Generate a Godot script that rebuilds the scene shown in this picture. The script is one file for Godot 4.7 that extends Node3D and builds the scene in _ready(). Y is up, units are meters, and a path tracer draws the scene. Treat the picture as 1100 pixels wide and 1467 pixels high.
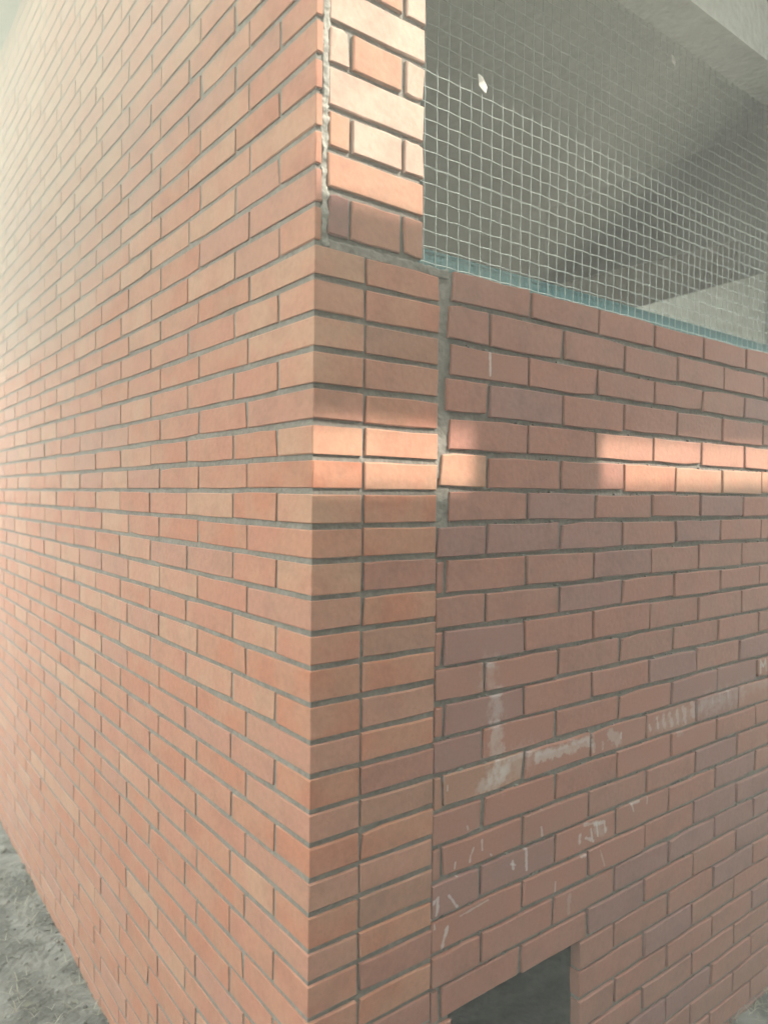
extends Node3D
# A brick building seen at its corner: a long wall clad in thin bricks on the left, a pier that
# ends in a wide mortar joint, and an infill wall with a wire-mesh opening above it on the right.
# World: the corner stands on x = 0, z = 0; the right wall runs along +x and faces +z, the left
# wall runs along -z and faces -x. Ground at y = 0. Heights "h" are measured from eye level.

const EY := 1.72
const MODULE := 0.26          # brick and head joint
const LEFT_COURSE := 0.0678
const RIGHT_COURSE := 0.0789
const BED := 0.012            # bed joint

var rng := RandomNumberGenerator.new()
var mats := {}
var cache := {}
var cam: Camera3D
var grain: Image
var patch: Image
var pitted: ImageTexture
var tones := {}

# ------------------------------------------------------------------ light and camera
func _ready():
	rng.seed = 41
	cam = Camera3D.new()
	cam.name = "camera"
	cam.position = Vector3(-0.733, EY, 1.175)
	cam.rotation = Vector3(-0.0228, -0.6554, 0.0114)
	cam.fov = 70.0
	cam.near = 0.05
	cam.far = 300.0
	var lens := CameraAttributesPhysical.new()   # a slight softness away from the corner
	lens.frustum_focal_length = 17.1378
	lens.frustum_focus_distance = 1.75
	lens.exposure_aperture = 1.7
	cam.attributes = lens
	add_child(cam)
	cam.current = true

	var env := Environment.new()
	var sky_material := ProceduralSkyMaterial.new()
	sky_material.sky_top_color = Color(0.76, 0.775, 0.76)
	sky_material.sky_horizon_color = Color(0.90, 0.905, 0.875)
	sky_material.sky_curve = 0.25
	sky_material.ground_bottom_color = Color(0.30, 0.29, 0.26)
	sky_material.ground_horizon_color = Color(0.62, 0.62, 0.58)
	sky_material.sun_angle_max = 4.0
	sky_material.sky_energy_multiplier = 1.0
	var sky := Sky.new()
	sky.sky_material = sky_material
	env.background_mode = Environment.BG_SKY
	env.sky = sky
	env.background_energy_multiplier = 2.0
	env.tonemap_mode = Environment.TONE_MAPPER_LINEAR
	env.tonemap_exposure = 9.2
	env.sdfgi_enabled = true
	env.ssao_enabled = true
	env.ssil_enabled = true
	env.fog_enabled = true
	env.fog_density = 0.045  # thin fog added to imitate lens veil
	env.volumetric_fog_enabled = true     # for the added haze that imitates lens veil
	env.volumetric_fog_density = 0.0
	env.fog_light_color = Color(0.96, 0.965, 0.93)
	var world := WorldEnvironment.new()
	world.name = "world_environment"
	world.environment = env
	add_child(world)

	var sun := DirectionalLight3D.new()
	sun.name = "sun"
	sun.light_energy = 0.72
	sun.light_color = Color(1.0, 0.955, 0.90)
	sun.light_angular_distance = 0.6
	sun.shadow_enabled = true
	var azimuth := deg_to_rad(40.0)
	var height := deg_to_rad(39.68)
	var towards := Vector3(sin(azimuth) * cos(height), sin(height), cos(azimuth) * cos(height))
	sun.basis = Basis.looking_at(-towards, Vector3.UP)
	sun.position = Vector3(3, 8, 6)
	add_child(sun)

	make_materials()
	build_ground()
	build_left_wall()
	build_pier()
	build_upper_pier()
	build_infill_wall()
	build_lintel_and_roof()
	build_inside()
	build_mesh_screen()
	build_paper()
	build_veil_haze()
	build_light_mask_wall()
	build_sky_blocking_fence()
	build_sky_blocker()

# ------------------------------------------------------------------ helpers
func tag(o: Node, label: String, category: String, group := "", kind := "") -> void:
	if label: o.set_meta("label", label)
	if category: o.set_meta("category", category)
	if group: o.set_meta("group", group)
	if kind: o.set_meta("kind", kind)

func base(called: String, at := Vector3.ZERO) -> Node3D:
	var o := Node3D.new()
	o.name = called
	o.position = at
	add_child(o, true)
	return o

func put(called: String, mesh: Mesh, material: Material, parent: Node = self, at := Transform3D()) -> MeshInstance3D:
	var o := MeshInstance3D.new()
	o.name = called
	o.mesh = mesh
	o.material_override = material
	o.transform = at
	parent.add_child(o, true)
	return o

func start() -> SurfaceTool:
	var st := SurfaceTool.new()
	st.begin(Mesh.PRIMITIVE_TRIANGLES)
	st.set_smooth_group(-1)
	return st

func done(st: SurfaceTool) -> ArrayMesh:
	st.generate_normals()
	return st.commit()

func tri(st: SurfaceTool, a: Vector3, b: Vector3, c: Vector3) -> void:
	st.add_vertex(a); st.add_vertex(b); st.add_vertex(c)

# seen from outside a, b, c, d run clockwise
func quad(st: SurfaceTool, a: Vector3, b: Vector3, c: Vector3, d: Vector3) -> void:
	tri(st, a, b, c); tri(st, a, c, d)

func box(st: SurfaceTool, lo: Vector3, hi: Vector3) -> void:
	var p = func(x, y, z): return Vector3(hi.x if x else lo.x, hi.y if y else lo.y, hi.z if z else lo.z)
	quad(st, p.call(0,0,1), p.call(0,1,1), p.call(1,1,1), p.call(1,0,1))
	quad(st, p.call(1,0,0), p.call(1,1,0), p.call(0,1,0), p.call(0,0,0))
	quad(st, p.call(1,0,1), p.call(1,1,1), p.call(1,1,0), p.call(1,0,0))
	quad(st, p.call(0,0,0), p.call(0,1,0), p.call(0,1,1), p.call(0,0,1))
	quad(st, p.call(0,1,1), p.call(0,1,0), p.call(1,1,0), p.call(1,1,1))
	quad(st, p.call(0,0,0), p.call(0,0,1), p.call(1,0,1), p.call(1,0,0))

# a box with chamfered edges and slightly uneven corners
func worn_box(size: Vector3, b: float, j: float) -> ArrayMesh:
	var st := start()
	var h := size / 2
	var v := {}
	for sx in [-1, 1]:
		for sy in [-1, 1]:
			for sz in [-1, 1]:
				var s := Vector3(sx, sy, sz)
				for axis in 3:
					var q := Vector3(h.x - b, h.y - b, h.z - b)
					q[axis] = h[axis]
					q += Vector3(rng.randf_range(-j, j), rng.randf_range(-j, j), rng.randf_range(-j, j))
					q[axis] = h[axis]
					v[[sx, sy, sz, axis]] = q * s
	for axis in 3:
		var u := (axis + 1) % 3
		var w := (axis + 2) % 3
		for s in [-1, 1]:
			var c := []
			for t in [[-1, -1], [-1, 1], [1, 1], [1, -1]]:
				var k := [0, 0, 0, axis]
				k[axis] = s; k[u] = t[0]; k[w] = t[1]
				c.append(v[k])
			if s > 0: quad(st, c[0], c[1], c[2], c[3])
			else: quad(st, c[3], c[2], c[1], c[0])
		for t in [[-1, -1], [-1, 1], [1, 1], [1, -1]]:       # the chamfers along this axis
			var a := [0, 0, 0, u]
			a[u] = t[0]; a[w] = t[1]
			var k0 := a.duplicate(); k0[axis] = -1
			var k1 := a.duplicate(); k1[axis] = 1
			var k2 := k1.duplicate(); k2[3] = w
			var k3 := k0.duplicate(); k3[3] = w
			if t[0] * t[1] > 0: quad(st, v[k0], v[k1], v[k2], v[k3])
			else: quad(st, v[k3], v[k2], v[k1], v[k0])
	for sx in [-1, 1]:
		for sy in [-1, 1]:
			for sz in [-1, 1]:
				var a = v[[sx, sy, sz, 0]]; var b2 = v[[sx, sy, sz, 1]]; var c = v[[sx, sy, sz, 2]]
				if sx * sy * sz > 0: tri(st, a, c, b2)
				else: tri(st, a, b2, c)
	return done(st)

# a facing brick: front at z = 0 looking along +z, uneven outline, softened edge, open at the back
func brick_mesh(size: Vector3, b: float, j: float) -> ArrayMesh:
	var st := start()
	var x := size.x / 2
	var y := size.y / 2
	var ring := []
	for q in [Vector2(-x, -y), Vector2(-x, y), Vector2(-x * 0.36, y), Vector2(x * 0.3, y), Vector2(x, y), Vector2(x, -y), Vector2(x * 0.34, -y), Vector2(-x * 0.3, -y)]:
		ring.append(q + Vector2(rng.randf_range(-j, j), rng.randf_range(-j, j)))
	if rng.randf() < 0.45:                               # a knocked corner
		var c: int = [0, 1, 4, 5][rng.randi() % 4]
		ring[c] -= Vector2(sign(ring[c].x) * rng.randf_range(0.002, 0.006), sign(ring[c].y) * rng.randf_range(0.001, 0.004))
	var n := ring.size()
	var front := []
	var rim := []
	var back := []
	for q in ring:
		var cut: float = b * rng.randf_range(0.7, 1.5)
		front.append(Vector3(q.x - sign(q.x) * cut, q.y - sign(q.y) * cut, rng.randf_range(-j, 0) * 0.4))
		rim.append(Vector3(q.x, q.y, -b * rng.randf_range(0.8, 1.3)))
		back.append(Vector3(q.x, q.y, -size.z))
	var add = func(p: Vector3):
		st.set_uv(Vector2(p.x / size.x + 0.5, 0.5 - p.y / size.y))
		st.add_vertex(p)
	var face = func(a, b2, c):
		add.call(a); add.call(b2); add.call(c)
	for i in range(1, n - 1): face.call(front[0], front[i], front[i + 1])
	for i in n:
		var k := (i + 1) % n
		face.call(front[i], rim[i], rim[k]); face.call(front[i], rim[k], front[k])
		face.call(rim[i], back[i], back[k]); face.call(rim[i], back[k], rim[k])
	return done(st)

func shared_brick(size: Vector3, b: float, j: float, variants: int) -> ArrayMesh:
	var key := "%d %d %d %d" % [roundi(size.x * 200), roundi(size.y * 500), roundi(size.z * 100), rng.randi() % variants]
	if not cache.has(key):
		cache[key] = brick_mesh(Vector3(roundi(size.x * 200) / 200.0, roundi(size.y * 500) / 500.0, size.z), b, j)
	return cache[key]

# a rough strip of mortar: a grid over x and y with its own depth, in the plane that faces +z
func rough_strip(x0: float, x1: float, y0: float, y1: float, z: float, rough: float, cell: float, wander: float, depth := 0.03) -> ArrayMesh:
	var noise := FastNoiseLite.new()
	noise.seed = 7
	noise.frequency = 28.0
	noise.fractal_octaves = 3
	var nx := maxi(2, roundi((x1 - x0) / cell))
	var ny := maxi(2, roundi((y1 - y0) / cell))
	var p := []
	for i in nx + 1:
		for k in ny + 1:
			var u := i / float(nx)
			var w := k / float(ny)
			var q := Vector3(lerpf(x0, x1, u), lerpf(y0, y1, w), 0)
			if i == 0 or i == nx: q.x += noise.get_noise_2d(q.y + i, 3.0) * wander
			if k == 0 or k == ny: q.y += noise.get_noise_2d(q.x + k, 9.0) * wander
			q.z = z + noise.get_noise_3d(q.x, q.y, 1.0) * rough
			p.append(q)
	var st := SurfaceTool.new()
	st.begin(Mesh.PRIMITIVE_TRIANGLES)
	st.set_smooth_group(1)
	var back := Vector3(0, 0, -depth)
	for i in nx:
		for k in ny:
			var a: Vector3 = p[i * (ny + 1) + k]
			var b: Vector3 = p[i * (ny + 1) + k + 1]
			var c: Vector3 = p[(i + 1) * (ny + 1) + k + 1]
			var d: Vector3 = p[(i + 1) * (ny + 1) + k]
			quad(st, a, b, c, d)
			if i == 0: quad(st, a + back, b + back, b, a)
			if i == nx - 1: quad(st, d, c, c + back, d + back)
			if k == 0: quad(st, a, d, d + back, a + back)
			if k == ny - 1: quad(st, b, b + back, c + back, c)
	st.generate_normals()
	return st.commit()

# ------------------------------------------------------------------ materials
func lin(r: float, g: float, b: float) -> Color:
	return Color(r, g, b).linear_to_srgb()

func noise_image(freq: float, octaves: int, n_seed: int, side := 256) -> Image:
	var noise := FastNoiseLite.new()
	noise.seed = n_seed
	noise.frequency = freq
	noise.fractal_octaves = octaves
	return noise.get_seamless_image(side, side)

# two colours that run into each other in patches, with a fine grain over them (linear colours in)
func mottle(a: Color, b: Color, patches: Image, fine: Image, share: float, contrast: float, smoke: Image = null) -> ImageTexture:
	var side := patches.get_width()
	var pd := patches.get_data()
	var fd := fine.get_data()
	var sd: PackedByteArray = smoke.get_data() if smoke else PackedByteArray()
	var bytes := PackedByteArray()
	bytes.resize(side * side * 3)
	for i in side * side:
		var t := clampf((pd[i] / 255.0 - 1.0 + share) * 3.0 + 0.5, 0.0, 1.0)
		var c := a.lerp(b, t) * (1.0 + (fd[i] / 255.0 - 0.5) * contrast)
		if sd:
			c *= 1.0 - 0.11 * smoothstep(0.45, 0.90, sd[i] / 255.0)           # smoky firing marks
			if fd[i] > 195: c *= 0.86                                         # open pores
		c = c.linear_to_srgb()
		bytes[i * 3] = clampi(int(c.r * 255), 0, 255)
		bytes[i * 3 + 1] = clampi(int(c.g * 255), 0, 255)
		bytes[i * 3 + 2] = clampi(int(c.b * 255), 0, 255)
	return ImageTexture.create_from_image(Image.create_from_data(side, side, false, Image.FORMAT_RGB8, bytes))

func surface(texture: Texture2D, scale: float, rough: float, bumps := 0.0, bump_map: Texture2D = null) -> StandardMaterial3D:
	var m := StandardMaterial3D.new()
	m.albedo_texture = texture
	m.uv1_triplanar = true
	m.uv1_world_triplanar = true
	m.uv1_scale = Vector3.ONE * scale
	m.uv1_triplanar_sharpness = 8.0
	m.roughness = rough
	m.metallic_specular = 0.35
	if bumps > 0.0:
		m.normal_enabled = true
		m.normal_texture = bump_map
		m.normal_scale = bumps
	return m

func make_materials() -> void:
	grain = noise_image(0.09, 4, 3)
	patch = noise_image(0.012, 3, 11)
	var patch2 := noise_image(0.018, 4, 23)
	var bumps := noise_image(0.12, 4, 31)
	bumps.convert(Image.FORMAT_RGBA8)
	bumps.bump_map_to_normal_map(2.0)
	pitted = ImageTexture.create_from_image(bumps)
	# each tone of brick runs into a second one, as fired clay does
	var pairs := {
		"orange": [Color(0.266, 0.108, 0.064), Color(0.266, 0.128, 0.080)],
		"salmon": [Color(0.273, 0.131, 0.083), Color(0.266, 0.115, 0.075)],
		"tan": [Color(0.281, 0.156, 0.102), Color(0.281, 0.138, 0.090)],
		"rose": [Color(0.260, 0.124, 0.087), Color(0.254, 0.128, 0.087)],
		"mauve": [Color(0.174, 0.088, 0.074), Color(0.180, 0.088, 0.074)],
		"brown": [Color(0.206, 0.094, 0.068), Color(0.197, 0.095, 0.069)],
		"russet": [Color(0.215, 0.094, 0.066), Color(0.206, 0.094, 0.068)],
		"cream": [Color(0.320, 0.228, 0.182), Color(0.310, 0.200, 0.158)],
		"ochre": [Color(0.217, 0.111, 0.075), Color(0.217, 0.111, 0.075)],
	}
	for k in pairs:
		tones[k] = pairs[k]
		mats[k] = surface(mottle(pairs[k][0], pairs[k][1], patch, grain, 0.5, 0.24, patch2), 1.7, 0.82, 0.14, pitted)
	mats.mortar = surface(mottle(Color(0.125, 0.117, 0.102), Color(0.148, 0.139, 0.122), patch2, grain, 0.5, 0.35), 2.3, 0.95, 0.5, pitted)
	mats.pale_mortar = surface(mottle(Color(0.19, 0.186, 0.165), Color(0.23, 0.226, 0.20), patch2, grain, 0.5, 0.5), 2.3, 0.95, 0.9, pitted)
	mats.concrete = surface(mottle(Color(0.16, 0.172, 0.162), Color(0.125, 0.134, 0.127), patch2, grain, 0.42, 0.25), 0.9, 0.92, 0.5, pitted)
	mats.cellar = surface(mottle(Color(0.20, 0.20, 0.185), Color(0.16, 0.155, 0.14), patch2, grain, 0.5, 0.3), 1.0, 0.95, 0.4, pitted)
	mats.plaster = surface(mottle(Color(0.26, 0.315, 0.295), Color(0.29, 0.33, 0.305), patch2, grain, 0.5, 0.15), 0.5, 0.9, 0.3, pitted)
	mats.whitewash = surface(mottle(Color(0.62, 0.67, 0.63), Color(0.56, 0.60, 0.56), patch2, grain, 0.5, 0.15), 0.7, 0.9, 0.3, pitted)
	mats.earth = surface(mottle(Color(0.052, 0.052, 0.046), Color(0.115, 0.115, 0.105), patch2, grain, 0.5, 0.4), 0.9, 0.97, 1.0, pitted)
	mats.render = surface(mottle(Color(0.21, 0.195, 0.17), Color(0.17, 0.16, 0.14), patch2, grain, 0.5, 0.2), 0.5, 0.92, 0.5, pitted)
	mats.timber = surface(mottle(Color(0.20, 0.15, 0.10), Color(0.27, 0.21, 0.15), patch2, grain, 0.5, 0.4), 1.2, 0.85, 0.4, pitted)
	mats.dark_timber = surface(mottle(Color(0.085, 0.080, 0.070), Color(0.115, 0.110, 0.095), patch2, grain, 0.5, 0.4), 1.2, 0.85, 0.4, pitted)
	for row in [["stone", 0.11, 0.11, 0.10], ["straw", 0.15, 0.146, 0.115], ["leaf", 0.085, 0.083, 0.068], ["paper", 0.82, 0.83, 0.80]]:
		var m := StandardMaterial3D.new()
		m.albedo_color = lin(row[1], row[2], row[3])
		m.roughness = 0.9
		m.vertex_color_use_as_albedo = row[0] != "paper"
		mats[row[0]] = m
	var wire := surface(mottle(Color(0.12, 0.16, 0.15), Color(0.10, 0.13, 0.122), patch2, grain, 0.5, 0.3), 6.0, 0.45)
	wire.metallic = 0.35
	wire.metallic_specular = 0.5
	mats.wire = wire
	mats.teal = surface(mottle(Color(0.012, 0.040, 0.045), Color(0.016, 0.048, 0.052), patch2, grain, 0.5, 0.3), 2.0, 0.9, 0.3, pitted)
	mats.teal.metallic_specular = 0.12

func pick(choices: Array) -> String:
	return choices[rng.randi() % choices.size()]

# ------------------------------------------------------------------ the brickwork
# rows of [mesh, transform, material, share of the picture]: the 300 that show largest become parts,
# the rest one joined part per wall
func lay(wall: Node3D, bricks: Array) -> void:
	bricks.sort_custom(func(a, b): return a[3] > b[3])
	var rest := {}
	for i in bricks.size():
		var b: Array = bricks[i]
		if i < 300 and b[3] > 0.0:
			put("brick", b[0], b[2], wall, b[1])
		else:
			if not rest.has(b[2]): rest[b[2]] = SurfaceTool.new()
			rest[b[2]].append_from(b[0], 0, b[1])
	if rest.is_empty(): return
	var mesh := ArrayMesh.new()
	for m in rest:
		rest[m].commit(mesh)
		mesh.surface_set_material(mesh.get_surface_count() - 1, m)
	var o := MeshInstance3D.new()
	o.name = "brickwork"
	o.mesh = mesh
	o.set_meta("kind", "stuff")
	wall.add_child(o, true)

# how much of the picture a brick takes, 0 outside the frame
func shows(centre: Vector3, along: Vector3, high: float) -> float:
	var seen := func(p: Vector3) -> Vector3:
		var q: Vector3 = cam.transform.affine_inverse() * p
		if q.z > -0.05: return Vector3(9, 9, 0)
		var f := 1.0 / tan(deg_to_rad(cam.fov / 2))
		return Vector3(q.x / -q.z * f / 0.749, q.y / -q.z * f, 1)
	var c: Vector3 = seen.call(centre)
	var a: Vector3 = seen.call(centre - along)
	var b: Vector3 = seen.call(centre + along)
	if minf(absf(a.x), absf(b.x)) > 1.02 or absf(c.y) > 1.06 or c.z == 0.0: return 0.0
	var t: Vector3 = seen.call(centre + Vector3(0, high / 2, 0))
	return absf(a.x - b.x) * absf(t.y - c.y)

func jitter() -> Basis:
	return Basis.from_euler(Vector3(rng.randf_range(-1, 1) * 0.006, rng.randf_range(-1, 1) * 0.003, rng.randf_range(-1, 1) * 0.003))

func left_bed(k: int) -> float:
	var measured := [-0.9390, -0.8786, -0.8069, -0.7402, -0.6713, -0.6088, -0.5401, -0.4743, -0.4013, -0.3305, -0.2653, -0.1975, -0.1280, -0.0613, 0.0072, 0.0702, 0.1361, 0.2043, 0.2752, 0.3408, 0.4086, 0.4707, 0.5433, 0.6159, 0.6855, 0.7549, 0.8188, 0.8905]
	if k >= -14 and k <= 13: return lerpf(measured[k + 14], 0.0057 + k * LEFT_COURSE, 0.25)
	return 0.0057 + k * LEFT_COURSE

func right_bed(k: int) -> float:
	var measured := [-0.3751, -0.2920, -0.2160, -0.1365, -0.0594, 0.0142, 0.0972, 0.1760, 0.2585, 0.3360, 0.4190]
	if k >= -5 and k <= 5: return measured[k + 5]
	return 0.0203 + k * RIGHT_COURSE

const LEFT_END := 3.60
const TOP := 2.24

func build_left_wall() -> void:
	var w := base("brick_wall")
	tag(w, "long wall of pale orange thin bricks running back from the corner to the eaves", "wall")
	var st := start()
	box(st, Vector3(0.0035, 0, -LEFT_END), Vector3(0.12, EY + TOP, -0.25))
	box(st, Vector3(0.0035, EY + 0.468, -0.25), Vector3(0.0145, EY + TOP, -0.006))
	put("mortar", done(st), mats.mortar, w)
	var bricks := []
	var turn := Basis(Vector3.UP, -PI / 2)
	for k in range(-27, 33):
		var h0 := left_bed(k) + BED / 2
		var h1 := minf(left_bed(k + 1) - BED / 2, TOP - 0.004)
		if h1 - h0 < 0.015 or h0 > TOP: continue
		var joints := []
		var even := posmod(k, 2) == 0
		if not even: joints.append(0.135)
		var d := 0.2675 if even else 0.3375
		while d < LEFT_END:
			joints.append(d + rng.randf_range(-0.004, 0.004))
			d += MODULE
		joints.append(LEFT_END + 0.004)
		# the brick on the corner
		var tone := corner_tone(k)
		var first: float = joints[0] - 0.004
		var deep := 0.1155 if k <= 6 else 0.0145
		var size := Vector3(deep, h1 - h0, first)
		var key := "corner %d %d %d %d" % [roundi(deep * 400), roundi(first * 200), roundi(size.y * 500), rng.randi() % 5]
		if not cache.has(key): cache[key] = worn_box(Vector3(deep, roundi(size.y * 500) / 500.0, first), 0.0016, 0.0013)
		var place := Transform3D(jitter(), Vector3(deep / 2 + rng.randf_range(-0.0008, 0.0008), EY + (h0 + h1) / 2, -first / 2 + rng.randf_range(-0.001, 0.001)))
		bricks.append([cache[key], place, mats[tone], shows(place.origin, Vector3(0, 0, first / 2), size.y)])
		for i in joints.size() - 1:
			var a: float = joints[i] + 0.0048
			var b: float = joints[i + 1] - 0.0048
			size = Vector3(b - a, h1 - h0, 0.02)
			var centre := Vector3(rng.randf_range(-0.001, 0.0012), EY + (h0 + h1) / 2 + rng.randf_range(-0.0012, 0.0012), -(a + b) / 2)
			tone = pick(["salmon", "salmon", "orange", "orange", "tan", "rose", "salmon", "tan"])
			if h0 < -0.5: tone = pick(["salmon", "orange", "orange", "orange", "rose", "salmon", "tan"])
			bricks.append([shared_brick(size, 0.0013, 0.0012, 7), Transform3D(turn * jitter(), centre), mats[tone], shows(centre, Vector3(0, 0, size.x / 2), size.y)])
	lay(w, bricks)

func corner_tone(k: int) -> String:
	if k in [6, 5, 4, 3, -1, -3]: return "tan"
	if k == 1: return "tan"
	if k in [2]: return "rose"
	if k in [-2]: return "salmon"
	if k > 6: return pick(["salmon", "tan", "salmon", "rose"])
	return pick(["orange", "salmon", "orange", "rose"])

func build_pier() -> void:
	var w := base("brick_pier")
	tag(w, "narrow stack of orange brick pieces between the building corner and the mortared vertical joint", "pier")
	var st := start()
	box(st, Vector3(0.0038, 0, -0.25), Vector3(0.3165, EY + 0.468, -0.0065))
	put("mortar", done(st), mats.mortar, w)
	var bricks := []
	for k in range(-27, 7):
		var h0 := left_bed(k) + BED / 2
		var h1 := left_bed(k + 1) - BED / 2
		if k == 6: h1 = 0.466
		h0 += rng.randf_range(-0.001, 0.001)
		h1 += rng.randf_range(-0.001, 0.001)
		var size := Vector3(0.191, h1 - h0, 0.11)
		var tone := pick(["orange", "rose", "orange", "russet"])
		if k in [4, -5, -10, -13]: tone = "ochre"
		if k in [6, 5, 1, 0, 2]: tone = "tan" if k in [1, 0] else "salmon"  # the tan courses carry the sunlit band in their colour
		var centre := Vector3(0.1225 + size.x / 2 + rng.randf_range(-0.001, 0.001), EY + (h0 + h1) / 2, rng.randf_range(-0.001, 0.001))
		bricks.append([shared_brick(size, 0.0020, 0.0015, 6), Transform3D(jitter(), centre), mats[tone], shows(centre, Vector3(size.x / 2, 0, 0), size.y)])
	lay(w, bricks)
	# the wide joint between the pier and the infill wall, and the bed of mortar on top of the pier
	put("joint", rough_strip(0.313, 0.352, EY - 0.10, EY + 0.474, -0.0075, 0.003, 0.004, 0.003), mats.mortar, w)
	put("mortar_bed", rough_strip(0.004, 0.342, EY + 0.4665, EY + 0.4865, -0.005, 0.004, 0.004, 0.005, 0.2), mats.mortar, w)

func build_upper_pier() -> void:
	var w := base("brick_pier")
	tag(w, "sunlit upper pier of paler bricks standing between the corner and the wire mesh", "pier")
	var st := start()
	box(st, Vector3(0.0155, EY + 0.47, -0.36), Vector3(0.259, EY + 1.445, -0.008))
	put("mortar", done(st), mats.mortar, w)
	var beds := [0.494, 0.578, 0.655, 0.732, 0.814, 0.892]
	while beds[-1] < 1.44: beds.append(beds[-1] + RIGHT_COURSE)
	var bricks := []
	for i in beds.size() - 1:
		var h0: float = beds[i] + BED / 2 - (0.005 if i == 0 else 0.0)
		var h1: float = minf(beds[i + 1] - BED / 2, 1.442)
		var cuts := [[0.0305, 0.0765], [0.0845, 0.2055], [0.2145, 0.2655]] if i % 2 == 0 else [[0.0285, 0.2655]]
		for c in cuts:
			var size := Vector3(c[1] - c[0], h1 - h0, 0.115)
			var centre := Vector3((c[0] + c[1]) / 2, EY + (h0 + h1) / 2, rng.randf_range(-0.0015, 0.001))
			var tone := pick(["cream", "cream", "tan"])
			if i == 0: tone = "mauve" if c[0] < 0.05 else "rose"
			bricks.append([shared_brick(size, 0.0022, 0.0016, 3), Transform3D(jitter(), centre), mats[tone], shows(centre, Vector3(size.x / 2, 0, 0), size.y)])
	lay(w, bricks)
	put("mortar_bead", rough_strip(0.0150, 0.0300, EY + 0.474, EY + 1.44, -0.0035, 0.007, 0.004, 0.008), mats.pale_mortar, w)

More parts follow.
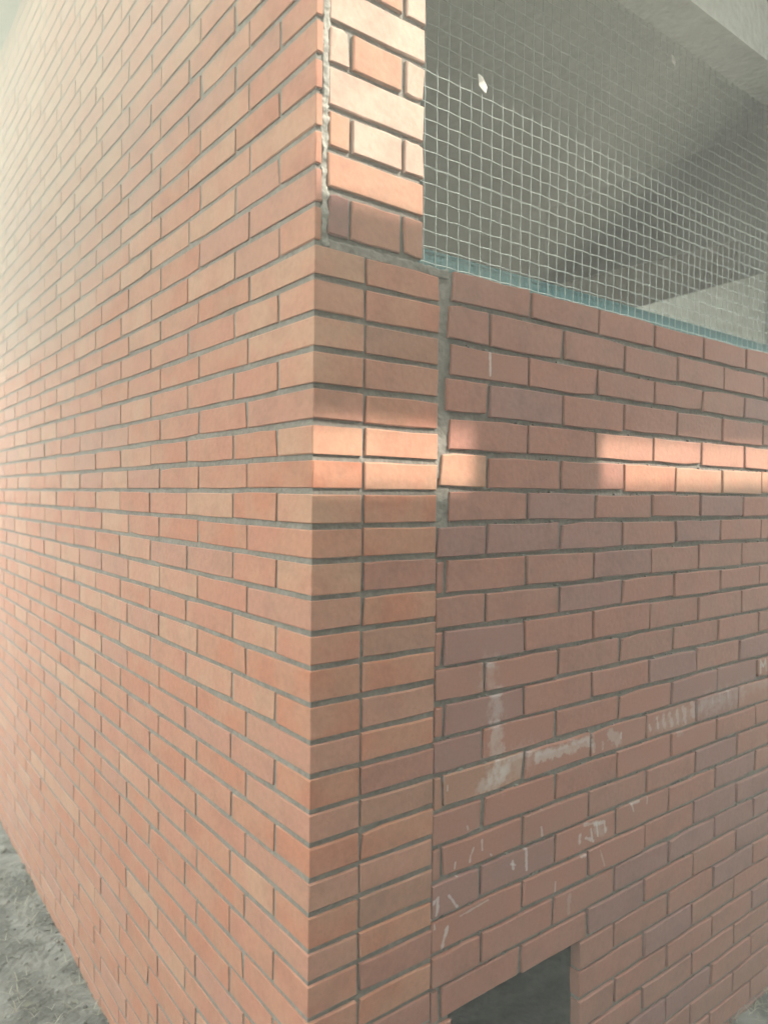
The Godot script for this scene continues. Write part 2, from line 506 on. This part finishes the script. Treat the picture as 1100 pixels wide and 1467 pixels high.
# paint runs and chalky smears on the infill wall: path, half width, strength, softness (metres)
const PAINT := [
	["0.470,0.326 0.471,0.275", 0.0025, 0.85, 0.20],
	["0.481,-0.386 0.479,-0.423", 0.0162, 0.35, 0.90],
	["0.465,-0.384 0.492,-0.386", 0.0048, 0.50, 0.60],
	["0.505,-0.459 0.509,-0.517", 0.0131, 0.55, 0.70],
	["0.491,-0.457 0.521,-0.460", 0.0049, 0.50, 0.50],
	["0.509,-0.536 0.513,-0.596", 0.0148, 0.65, 0.60],
	["0.495,-0.653 0.535,-0.637", 0.0148, 0.60, 0.80],
	["0.462,-0.666 0.530,-0.649", 0.0114, 0.60, 0.80],
	["0.542,-0.647 0.615,-0.629", 0.0234, 0.35, 1.00],
	["0.518,-0.617 0.622,-0.619", 0.0066, 0.50, 0.60],
	["0.653,-0.639 0.868,-0.640", 0.0087, 0.75, 0.50],
	["0.648,-0.628 0.868,-0.629", 0.0052, 0.40, 0.60],
	["0.874,-0.628 0.881,-0.667", 0.0047, 0.50, 0.50],
	["0.917,-0.653 0.917,-0.669", 0.0038, 0.50, 0.50],
	["0.954,-0.642 0.983,-0.659", 0.0115, 0.60, 0.50],
	["0.998,-0.647 0.999,-0.658", 0.0039, 0.70, 0.30],
	["1.135,-0.645 1.143,-0.664", 0.0040, 0.50, 0.40],
	["1.174,-0.636 1.182,-0.663", 0.0045, 0.60, 0.40],
	["1.206,-0.635 1.214,-0.665", 0.0049, 0.60, 0.50],
	["1.239,-0.635 1.251,-0.666", 0.0054, 0.60, 0.50],
	["1.276,-0.631 1.285,-0.668", 0.0046, 0.60, 0.50],
	["1.314,-0.627 1.323,-0.666", 0.0064, 0.60, 0.50],
	["1.361,-0.622 1.366,-0.661", 0.0064, 0.55, 0.50],
	["1.185,-0.658 1.394,-0.649", 0.0205, 0.25, 1.00],
	["1.426,-0.637 1.652,-0.633", 0.0197, 0.40, 1.00],
	["1.476,-0.637 1.475,-0.606", 0.0033, 0.40, 0.50],
	["1.518,-0.637 1.517,-0.608", 0.0034, 0.40, 0.50],
	["1.571,-0.634 1.570,-0.607", 0.0034, 0.40, 0.50],
	["1.689,-0.623 1.825,-0.624", 0.0164, 0.30, 1.00],
	["1.286,-0.697 1.317,-0.688", 0.0084, 0.35, 0.70],
	["1.788,-0.588 1.786,-0.547 1.807,-0.569 1.821,-0.547 1.828,-0.584", 0.0031, 0.80, 0.20],
	["0.826,-0.880 0.826,-0.895", 0.0046, 0.75, 0.30],
	["0.852,-0.893 0.882,-0.909", 0.0037, 0.80, 0.30],
	["0.872,-0.875 0.879,-0.901", 0.0026, 0.75, 0.20],
	["0.896,-0.870 0.903,-0.902", 0.0026, 0.75, 0.20],
	["0.887,-0.866 0.930,-0.871 0.937,-0.900", 0.0038, 0.75, 0.20],
	["0.845,-0.858 0.911,-0.865", 0.0037, 0.60, 0.40],
	["0.897,-0.885 0.930,-0.894", 0.0095, 0.40, 0.60],
	["0.830,-0.937 0.851,-0.939", 0.0030, 0.60, 0.30],
	["1.054,-0.853 1.065,-0.876", 0.0036, 0.75, 0.20],
	["1.054,-0.853 1.091,-0.855", 0.0028, 0.70, 0.20],
	["1.132,-0.851 1.129,-0.872", 0.0026, 0.50, 0.30],
	["0.670,-0.815 0.674,-0.835", 0.0028, 0.65, 0.20],
	["0.620,-0.858 0.621,-0.906", 0.0033, 0.85, 0.15],
	["0.613,-0.852 0.653,-0.850", 0.0022, 0.80, 0.20],
	["0.571,-0.869 0.574,-0.888", 0.0034, 0.80, 0.20],
	["0.566,-0.876 0.581,-0.883", 0.0022, 0.70, 0.20],
	["0.466,-0.790 0.467,-0.813", 0.0023, 0.70, 0.20],
	["0.440,-0.800 0.431,-0.816 0.429,-0.829", 0.0027, 0.75, 0.20],
	["0.384,-0.817 0.382,-0.829", 0.0022, 0.70, 0.20],
	["0.494,-0.831 0.497,-0.835", 0.0026, 0.60, 0.20],
	["0.419,-0.745 0.421,-0.752", 0.0024, 0.50, 0.30],
	["0.315,-0.889 0.331,-0.880 0.331,-0.897 0.327,-0.916", 0.0034, 0.85, 0.15],
	["0.364,-0.885 0.379,-0.904 0.390,-0.919", 0.0025, 0.80, 0.15],
	["0.363,-0.957 0.355,-0.974 0.347,-0.999", 0.0041, 0.85, 0.15],
	["0.323,-0.938 0.324,-0.947", 0.0028, 0.80, 0.20],
	["0.357,-0.638 0.357,-0.648", 0.0020, 0.60, 0.20],
	["0.730,-0.971 0.728,-0.999", 0.0025, 0.55, 0.30],
	["0.913,-0.943 0.933,-0.990", 0.0025, 0.40, 0.40],
	["0.787,-1.024 0.785,-1.069", 0.0044, 0.40, 0.50],
	["0.401,-0.945 0.490,-0.938", 0.0019, 0.50, 0.30],
]

func painted(rect: Rect2, tone: String) -> StandardMaterial3D:
	var near := []
	for row in PAINT:
		var pts := []
		for s in row[0].split(" "):
			var xy = s.split(",")
			pts.append(Vector2(float(xy[0]), float(xy[1])))
		var wide: float = row[1] * (1.35 if row[3] >= 0.5 else 1.1)
		var reach := Rect2(pts[0], Vector2.ZERO)
		for p in pts: reach = reach.expand(p)
		if reach.grow(wide * 1.9).intersects(rect): near.append([pts, wide, row[2] * (0.50 if row[3] >= 0.5 else 0.62), maxf(row[3], 0.5)])
	if near.is_empty(): return null
	var noise := FastNoiseLite.new()
	noise.seed = 5
	noise.frequency = 90.0
	noise.fractal_octaves = 3
	var w := roundi(rect.size.x * 1100)
	var h := roundi(rect.size.y * 1100)
	var im := Image.create(w, h, false, Image.FORMAT_RGB8)
	for y in h:
		for x in w:
			var p := rect.position + Vector2((x + 0.5) / w, 1.0 - (y + 0.5) / h) * rect.size
			var wob := noise.get_noise_2d(p.x, p.y)
			var t := clampf(patch.get_pixel(int(fposmod(p.x * 1.7, 1.0) * 255), int(fposmod(-p.y * 1.7, 1.0) * 255)).r * 3.0 - 1.0, 0.0, 1.0)
			var c: Color = tones[tone][0].lerp(tones[tone][1], t)
			c *= 1.0 + wob * 0.08
			for row in near:
				var d := 9.0
				var pts: Array = row[0]
				for i in pts.size() - 1:
					d = minf(d, p.distance_to(Geometry2D.get_closest_point_to_segment(p, pts[i], pts[i + 1])))
				var drift := noise.get_noise_2d(p.x * 0.35 + 3.0, p.y * 0.35)
				var r: float = row[1] * (1.1 + drift * 0.8 + wob * 0.15)
				var a: float = row[2] * (1.0 - smoothstep(r * (1.0 - row[3] * 0.9), r * (1.05 + row[3] * 0.6), d)) * clampf(0.95 + drift * 0.9 * row[3] + wob * 0.15, 0.0, 1.0)
				c = c.lerp(Color(0.40, 0.40, 0.388), a)
			c.a = 1.0
			im.set_pixel(x, y, c.linear_to_srgb())
	var m := StandardMaterial3D.new()
	m.albedo_texture = ImageTexture.create_from_image(im)
	m.roughness = 0.85
	m.metallic_specular = 0.35
	return m

const HOLE := [0.378, 0.837, -1.62, -1.164]
const RIGHT_END := 3.60

func build_infill_wall() -> void:
	var w := base("brick_wall")
	tag(w, "dull red brick wall with white paint runs, under the wire mesh and around the dark vent hole", "wall")
	var st := start()
	var z0 := -0.38
	var z1 := -0.0095
	# a thin skin round the vent hole, the full thickness of the wall farther off
	var zs := -0.034
	var x0: float = HOLE[0] - 0.004
	var x1: float = HOLE[1] + 0.004
	var cut := 2.0
	box(st, Vector3(0.318, -0.05, zs), Vector3(x0, EY + 0.484, z1))
	box(st, Vector3(x1, -0.05, zs), Vector3(RIGHT_END, EY + 0.484, z1))
	box(st, Vector3(x0, EY + HOLE[3] + 0.004, zs), Vector3(x1, EY + 0.484, z1))
	box(st, Vector3(x0, -0.05, zs), Vector3(x1, EY + HOLE[2] - 0.004, z1))
	box(st, Vector3(0.318, EY - 1.05, z0), Vector3(RIGHT_END, EY + 0.484, zs))
	box(st, Vector3(cut, -0.05, z0), Vector3(RIGHT_END, EY - 1.05, zs))
	put("mortar", done(st), mats.mortar, w)
	# the low cellar space that the vent hole opens into
	st = start()
	box(st, Vector3(0.14, -0.30, -1.49), Vector3(cut, EY - 1.10, -1.44))
	box(st, Vector3(0.14, -0.30, -1.44), Vector3(0.20, EY - 1.10, zs - 0.002))
	box(st, Vector3(cut - 0.06, -0.30, -1.44), Vector3(cut - 0.002, EY - 1.10, zs - 0.002))
	box(st, Vector3(0.14, EY - 1.10, -1.49), Vector3(cut - 0.002, EY - 1.052, zs - 0.002))
	box(st, Vector3(0.20, -0.30, -1.44), Vector3(cut - 0.06, -0.24, zs - 0.002))
	put("cellar_lining", done(st), mats.cellar, w)
	var bricks := []
	for r in range(0, 29):
		var h1 := right_bed(6 - r) - BED / 2
		if r == 0: h1 = 0.489
		var h0 := right_bed(5 - r) + BED / 2
		if h1 < -1.73: break
		var joints := []
		var even := r % 2 == 0
		var first := 0.3175
		if r < 7: first = 0.354 if even else 0.339
		if r == 5: first = 0.324
		if r == 4: first = 0.349
		joints.append(first - 0.005)
		var e := 0.3442 if even else 0.466
		if even and r < 7: e += MODULE
		if r == 18: e += MODULE
		while e < RIGHT_END:
			joints.append(e + rng.randf_range(-0.004, 0.004))
			e += MODULE
		joints.append(RIGHT_END + 0.005)
		var carry := -1.0
		for i in joints.size() - 1:
			var a: float = joints[i] + 0.005
			if carry > 0.0:
				a = carry
				carry = -1.0
			var b: float = joints[i + 1] - 0.005
			if h1 < HOLE[3] + 0.02 and h0 > HOLE[2] - 0.02 and b > HOLE[0] and a < HOLE[1]:
				# cut where it meets the vent hole
				var bits := []
				if a < HOLE[0] - 0.02: bits.append([a, HOLE[0]])
				if b > HOLE[1] + 0.05: bits.append([HOLE[1], b])
				elif b > HOLE[1] - 0.02: carry = HOLE[1]
				for q in bits: add_right_brick(bricks, q[0], q[1], h0, h1, r)
				continue
			add_right_brick(bricks, a, b, h0, h1, r)
	lay(w, bricks)
	# mortar crumbs and smears left in the joints
	var crumbs := SurfaceTool.new()
	var lump := SphereMesh.new()
	lump.radius = 0.5
	lump.height = 1.0
	lump.radial_segments = 7
	lump.rings = 4
	for i in 420:
		var bed := right_bed(rng.randi_range(-14, 5)) - rng.randf_range(0.001, 0.006)
		var at := Vector3(rng.randf_range(0.33, 2.2), EY + bed, -0.009)
		var s := rng.randf_range(0.003, 0.008)
		crumbs.append_from(lump, 0, Transform3D(Basis.from_euler(Vector3(rng.randf(), rng.randf(), rng.randf() * 0.6)).scaled(Vector3(s * rng.randf_range(1.0, 3.2), s * 0.9, s * 1.1)), at))
	var o := put("mortar_crumbs", crumbs.commit(), mats.mortar, w)
	o.set_meta("kind", "stuff")

func add_right_brick(bricks: Array, a: float, b: float, h0: float, h1: float, r: int) -> void:
	var low := h0 + rng.randf_range(-0.0022, 0.0022)
	var top := h1 + rng.randf_range(-0.0022, 0.0022)
	var size := Vector3(b - a, top - low, 0.032)
	if size.x < 0.012: return
	var centre := Vector3((a + b) / 2, EY + (low + top) / 2, rng.randf_range(-0.0025, 0.0012))
	var tone := pick(["brown", "mauve", "brown", "russet", "brown", "mauve", "russet", "russet"])  # browner bricks, darkened further for the shade on this wall
	if r == 14 and a < 0.35: tone = "ochre"
	if r == 5 and (a < 0.35 or a > 0.9): tone = pick(["salmon", "tan"])  # paler inside the sun band: sunlight put into the tone
	if r == 4 and a > 0.8: tone = pick(["salmon", "rose", "tan"])  # sunlight of the band put into these tones too
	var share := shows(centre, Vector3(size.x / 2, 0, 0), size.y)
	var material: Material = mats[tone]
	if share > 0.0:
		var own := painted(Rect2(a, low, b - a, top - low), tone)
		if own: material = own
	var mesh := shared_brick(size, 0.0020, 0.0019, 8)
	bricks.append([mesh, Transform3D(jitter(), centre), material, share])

# ------------------------------------------------------------------ lintel, roof and the room behind
func build_lintel_and_roof() -> void:
	var st := start()
	box(st, Vector3(0.0155, EY + 1.448, -0.14), Vector3(RIGHT_END, EY + TOP, -0.004))
	var l := put("concrete_lintel", done(st), mats.concrete)
	tag(l, "stained pale concrete lintel above the wire mesh, under the roof", "lintel")
	var roof := put("roof_slab", worn_box(Vector3(4.07, 0.20, 4.64), 0.008, 0.001), mats.concrete, self, Transform3D(Basis(), Vector3(1.915, EY + TOP + 0.104, -1.58)))
	tag(roof, "flat concrete roof slab overhanging the long orange brick wall", "roof")

func build_inside() -> void:
	var st := start()
	box(st, Vector3(0.12, 0.0, -2.52), Vector3(RIGHT_END - 0.12, EY + TOP, -2.40))
	box(st, Vector3(0.12, EY + 2.10, -2.40), Vector3(RIGHT_END - 0.12, EY + TOP, -0.142))
	var back := put("plastered_wall", done(st), mats.plaster)
	tag(back, "dim grey-green plastered wall seen through the wire mesh", "wall")
	st = start()
	box(st, Vector3(RIGHT_END - 0.12, EY + 0.486, -0.38), Vector3(RIGHT_END - 0.002, EY + TOP, -0.142))
	box(st, Vector3(RIGHT_END - 0.12, 0.0, -LEFT_END), Vector3(RIGHT_END, EY + TOP, -0.38))
	box(st, Vector3(0.12, 0.0, -LEFT_END), Vector3(RIGHT_END - 0.12, EY + TOP, -LEFT_END + 0.12))
	var rear := put("outer_wall", done(st), mats.plaster)
	tag(rear, "dark plastered end wall beyond the pale partition, closing the room behind the mesh", "wall")
	# a white board with a sloping upper edge, and an added dark plank for the stripe above it, both just behind the mesh
	var board := sloping_board(1.30, 3.46, 0.572, 0.323, 0.55, -0.80, 0.025)
	var o := put("white_board", board, mats.whitewash)
	tag(o, "white painted board with a sloping upper edge inside, behind the right of the mesh", "board")
	o = put("dark_stripe_plank", sloping_board(1.40, 3.46, 0.790, 0.340, 0.40, -0.95, 0.035), mats.dark_timber)
	tag(o, "dark sloping plank added behind the white board to make the dark stripe above it", "plank")
	st = start()
	box(st, Vector3(0.12, EY - 1.04, -2.40), Vector3(RIGHT_END - 0.12, EY - 0.95, -0.38))
	var floor_slab := put("floor", done(st), mats.concrete)
	tag(floor_slab, "", "", "", "structure")

# a board that faces +z: its upper edge starts at height h0 and climbs with x
func sloping_board(x0: float, x1: float, h0: float, slope: float, drop: float, z: float, thick: float) -> ArrayMesh:
	var st := start()
	var h1 := h0 + (x1 - x0) * slope
	var f := [Vector3(x0, EY + h0 - drop, z), Vector3(x0, EY + h0, z), Vector3(x1, EY + h1, z), Vector3(x1, EY + h0 - drop, z)]
	var back := Vector3(0, 0, -thick)
	quad(st, f[0], f[1], f[2], f[3])
	quad(st, f[3] + back, f[2] + back, f[1] + back, f[0] + back)
	for i in 4:
		var k := (i + 1) % 4
		quad(st, f[i], f[i] + back, f[k] + back, f[k])
	return done(st)

func tube(st: SurfaceTool, path: Array, r: float, sides := 5) -> void:
	var rings := []
	for i in path.size():
		var d: Vector3 = (path[mini(i + 1, path.size() - 1)] - path[maxi(i - 1, 0)]).normalized()
		var u := d.cross(Vector3(0.3, 0.4, 0.9)).normalized()
		var v := d.cross(u)
		var ring := []
		for k in sides:
			var a := TAU * k / sides
			ring.append(path[i] + (u * cos(a) + v * sin(a)) * r)
		rings.append(ring)
	for i in rings.size() - 1:
		for k in sides:
			var n := (k + 1) % sides
			quad(st, rings[i][k], rings[i][n], rings[i + 1][n], rings[i + 1][k])

func build_mesh_screen() -> void:
	const CELL := 0.0412
	var z := -0.30
	var w := base("wire_mesh_screen", Vector3(0.26, EY + 0.49, z))
	tag(w, "crimped square wire mesh with a teal bottom rail filling the opening above the infill wall", "mesh screen")
	var sag := FastNoiseLite.new()
	sag.seed = 3
	sag.frequency = 1.1
	sag.fractal_octaves = 1
	var bulge = func(x: float, y: float) -> Vector3:
		return Vector3(sag.get_noise_2d(x, y * 0.6) * 0.0012, sag.get_noise_2d(x + 40.0, y) * 0.0012, sag.get_noise_2d(x - 40.0, y) * 0.002)
	var nx := 78
	var ny := 38
	for i in nx:
		var x := 0.015 + i * CELL + rng.randf_range(-0.0008, 0.0008)
		var path := []
		for k in ny * 4 + 1:
			var y := 0.06 + k * CELL / 4
			var s := cos(PI * (k / 4.0 + i))
			path.append(Vector3(x + s * 0.0004, y, s * 0.0008) + bulge.call(x, y))
		var st := start()
		st.set_smooth_group(1)
		tube(st, path, 0.0013)
		put("wire", done(st), mats.wire, w)
	for k in ny + 1:
		var y := 0.085 + k * CELL + rng.randf_range(-0.0008, 0.0008)
		var path := []
		for i in nx * 4 - 3:
			var x := 0.0 + i * CELL / 4
			var s := -cos(PI * (i / 4.0 - 0.36 + k))
			path.append(Vector3(x, y + s * 0.0006, s * 0.0008) + bulge.call(x, y))
		var st := start()
		st.set_smooth_group(1)
		tube(st, path, 0.0013)
		put("wire", done(st), mats.wire, w)
	var rail := start()
	box(rail, Vector3(0.0, -0.003, -0.030), Vector3(RIGHT_END - 0.40, 0.165, -0.012))
	put("bottom_rail", done(rail), mats.teal, w)

func build_paper() -> void:
	for row in [[Vector3(0.7209, 1.1411, -0.292), 0.030, 0.9, "crumpled white paper scrap caught in the wire mesh beside the sunlit upper pier"], [Vector3(1.6609, 1.5497 - 0.0, -0.292), 0.022, 0.2, "small pale paper scrap high on the mesh below the concrete lintel"]]:
		var st := start()
		var s: float = row[1]
		var p := []
		for q in [Vector3(-0.55, 0.75, 0), Vector3(-0.1, 0.55, 0.12), Vector3(0.6, -0.1, 0), Vector3(0.35, -0.8, 0.1), Vector3(-0.45, -0.35, 0.05), Vector3(0.05, -0.05, 0.3)]:
			p.append(q * s)
		for i in 5: tri(st, p[i], p[(i + 1) % 5], p[5])
		for i in 5: tri(st, p[(i + 1) % 5] - Vector3(0, 0, 0.001), p[i] - Vector3(0, 0, 0.001), p[5] - Vector3(0, 0, 0.001))
		for i in 5:
			var k := (i + 1) % 5
			quad(st, p[i], p[i] - Vector3(0, 0, 0.001), p[k] - Vector3(0, 0, 0.001), p[k])
		var o := put("paper_scrap", done(st), mats.paper, self, Transform3D(Basis(), row[0] + Vector3(0, EY, 0)))
		tag(o, row[3], "paper")

# haze added in front of the upper walls to imitate lens veil
func build_veil_haze() -> void:
	for row in [[Vector3(-0.7, EY + 1.9, -1.1), Vector3(4.6, 3.9, 5.8), 0.06], [Vector3(-1.3, EY + 2.25, -1.6), Vector3(4.3, 4.3, 5.4), 0.25]]:
		var air := FogMaterial.new()
		air.density = row[2]
		air.albedo = Color(0.97, 0.98, 0.91)
		var bank := FogVolume.new()
		bank.name = "veil_bank"
		bank.shape = RenderingServer.FOG_VOLUME_SHAPE_ELLIPSOID
		bank.size = row[1]
		bank.position = row[0]
		bank.material = air
		tag(bank, "", "", "", "stuff")
		add_child(bank, true)

# ------------------------------------------------------------------ ground
func rise(x: float, z: float) -> float:
	return ground_noise.get_noise_2d(x, z) * 0.022 + ground_noise.get_noise_2d(x * 5.0, z * 5.0) * 0.010

var ground_noise := FastNoiseLite.new()

func build_ground() -> void:
	ground_noise.seed = 19
	ground_noise.frequency = 1.6
	ground_noise.fractal_octaves = 4
	var lines = func(lo: float, hi: float) -> Array:
		var out := [-7.5, -5.5]
		var v := lo
		while v < hi:
			out.append(v)
			v += 0.035
		for q in [4.5, 6.0, 7.5]: out.append(q)
		return out
	var xs: Array = lines.call(-2.6, 3.2)
	var zs: Array = lines.call(-4.6, 1.2)
	var st := SurfaceTool.new()
	st.begin(Mesh.PRIMITIVE_TRIANGLES)
	st.set_smooth_group(1)
	for x in xs:
		for z in zs:
			st.add_vertex(Vector3(x, rise(x, z) - 0.012, z))
	var n := zs.size()
	for i in xs.size() - 1:
		for k in n - 1:
			var a := i * n + k
			for v in [a, a + n, a + n + 1, a, a + n + 1, a + 1]: st.add_index(v)
	st.generate_normals()
	var g := put("ground", st.commit(), mats.earth)
	tag(g, "", "", "", "structure")

	# small stones and mortar crumbs, thicker along the foot of the walls
	var stone := SphereMesh.new()
	stone.radius = 0.5
	stone.height = 1.0
	stone.radial_segments = 6
	stone.rings = 3
	scatter("gravel", stone, mats.stone, 1500, false)
	var blade := start()
	for t in [0.0, 1.9, 3.7]:
		var side := Vector3(cos(t), 0, sin(t)) * 0.035
		var tip := Vector3(cos(t + 1.2) * 0.8, 0.22, sin(t + 1.2) * 0.8)
		var mid := tip * 0.55 + Vector3(0, 0.10, 0)
		quad(blade, -side, mid - side * 0.8, mid + side * 0.8, side)
		tri(blade, mid - side * 0.8, tip, mid + side * 0.8)
	scatter("dry_grass", done(blade), mats.straw, 1500, true)
	var leaf := start()
	quad(leaf, Vector3(-0.5, 0, 0), Vector3(-0.1, 0.12, 0.28), Vector3(0.5, 0.05, 0), Vector3(0, 0.16, -0.3))
	scatter("leaf_litter", done(leaf), mats.leaf, 300, false)

func scatter(called: String, mesh: Mesh, material: Material, count: int, upright: bool) -> void:
	var spots := []
	var clump := FastNoiseLite.new()
	clump.seed = called.length() * 7 + 1
	clump.frequency = 2.4
	while spots.size() < count:
		var left := rng.randf() < 0.8
		var x := -pow(rng.randf(), 1.5) * 1.9 if left else rng.randf_range(0.6, 3.0)
		var z := rng.randf_range(-4.3, 0.3) if left else pow(rng.randf(), 1.5) * 0.9
		if clump.get_noise_2d(x, z) < rng.randf_range(-0.5, 0.25): continue
		var s := rng.randf_range(0.006, 0.020)
		var squash := rng.randf_range(0.5, 0.9)
		if called == "gravel" and rng.randf() < 0.05: s *= 2.2
		if called == "dry_grass": s = rng.randf_range(0.03, 0.075)
		if called == "leaf_litter": s = rng.randf_range(0.02, 0.05)
		var turn := Basis(Vector3.UP, rng.randf() * TAU)
		if not upright: turn = turn * Basis(Vector3.RIGHT, rng.randf_range(-0.7, 0.7))
		spots.append([Transform3D(turn.scaled_local(Vector3(s, s * (squash if not upright else 1.0), s * rng.randf_range(0.7, 1.0))), Vector3(x, rise(x, z) - 0.012 + (0.15 * s), z)), rng.randf_range(0.6, 1.35)])
	var mm := MultiMesh.new()
	mm.transform_format = MultiMesh.TRANSFORM_3D
	mm.use_colors = true
	mm.mesh = mesh
	mm.instance_count = spots.size()
	for i in spots.size():
		mm.set_instance_transform(i, spots[i][0])
		var t: float = spots[i][1]
		mm.set_instance_color(i, Color(t, t * rng.randf_range(0.95, 1.03), t * rng.randf_range(0.86, 1.02)))
	var o := MultiMeshInstance3D.new()
	o.name = called
	o.multimesh = mm
	o.material_override = material
	tag(o, "", "", "", "stuff")
	add_child(o, true)

# ------------------------------------------------------------------ unseen blockers added to shape sun and sky light
# an unseen wall, its boarded top shaped to mask the sun, which comes through the slit
# under the boards and over them
func build_light_mask_wall() -> void:
	var w := base("light_mask_wall", Vector3(2.014, EY + 2.60, 2.40))
	w.rotation.z = 0.0225
	tag(w, "unseen wall with a boarded top on posts, shaped to cast the shade bands on the right-hand walls", "wall")
	var st := start()
	box(st, Vector3(-5.6, -4.5, 0.0), Vector3(4.6, -0.03, 0.12))
	put("rendered_wall", done(st), mats.render, w)
	st = start()
	box(st, Vector3(-5.6, -0.03, -0.004), Vector3(4.6, 0.006, 0.14))
	put("coping", done(st), mats.concrete, w)
	for x in [[-5.6, -5.48], [-3.5, -3.35], [-1.6, -1.45], [0.447, 0.895], [2.6, 2.75], [4.48, 4.6]]:
		st = start()
		box(st, Vector3(x[0], 0.006, 0.004), Vector3(x[1], 0.172, 0.030))
		put("post", done(st), mats.timber, w)
	for i in 3:
		st = start()
		box(st, Vector3(-5.6, 0.172 + i * 0.135, 0.002), Vector3(4.6, 0.172 + i * 0.135 + 0.1335, 0.030))
		put("board", done(st), mats.timber, w)

# an unseen plank fence, added to keep the low sky off the long wall
func build_sky_blocking_fence() -> void:
	var w := base("plank_fence", Vector3(-4.2, 0, 0))
	tag(w, "unseen vertical plank fence added to keep low sky light off the long orange wall", "fence")
	var planks := []
	for i in 4: planks.append(worn_box(Vector3(0.024, rng.randf_range(2.36, 2.44), 0.134), 0.003, 0.0015))
	for i in 60:
		put("plank", planks[rng.randi() % 4], mats.timber, w, Transform3D(Basis(), Vector3(rng.randf_range(-0.003, 0.003), 1.22, 1.6 - i * 0.138)))
	for y in [0.5, 1.9]:
		put("rail", worn_box(Vector3(0.05, 0.09, 8.3), 0.004, 0.001), mats.timber, w, Transform3D(Basis(), Vector3(-0.042, y, -2.47)))
	for i in 5:
		put("post", worn_box(Vector3(0.09, 2.5, 0.09), 0.005, 0.001), mats.timber, w, Transform3D(Basis(), Vector3(-0.115, 1.20, 1.5 - i * 2.0)))

# an unseen building, added to take most of the sky from the right-hand walls
func build_sky_blocker() -> void:
	var w := base("house", Vector3(-1.4, 0, 2.62))
	tag(w, "unseen two-storey block with small windows, added to keep sky light off the right-hand walls", "house")
	var st := start()
	box(st, Vector3(-3.0, 0, 0), Vector3(3.0, 6.0, 3.0))
	put("rendered_wall", done(st), mats.render, w)
	put("roof", worn_box(Vector3(6.5, 0.22, 3.5), 0.02, 0.002), mats.timber, w, Transform3D(Basis(), Vector3(0, 6.11, 1.5)))
	for x in [-1.7, 0.9]:
		for y in [1.5, 4.3]:
			st = start()
			for q in [[-0.45, -0.55, 0.45, -0.48], [-0.45, 0.48, 0.45, 0.55], [-0.45, -0.48, -0.38, 0.48], [0.38, -0.48, 0.45, 0.48]]:
				box(st, Vector3(x + q[0], y + q[1], -0.035), Vector3(x + q[2], y + q[3], -0.002))
			var f := put("window", done(st), mats.timber, w)
			st = start()
			box(st, Vector3(x - 0.378, y - 0.478, -0.018), Vector3(x + 0.378, y + 0.478, -0.012))
			var glass := StandardMaterial3D.new()
			glass.albedo_color = Color(0.10, 0.12, 0.13)
			glass.roughness = 0.05
			put("pane", done(st), glass, f)
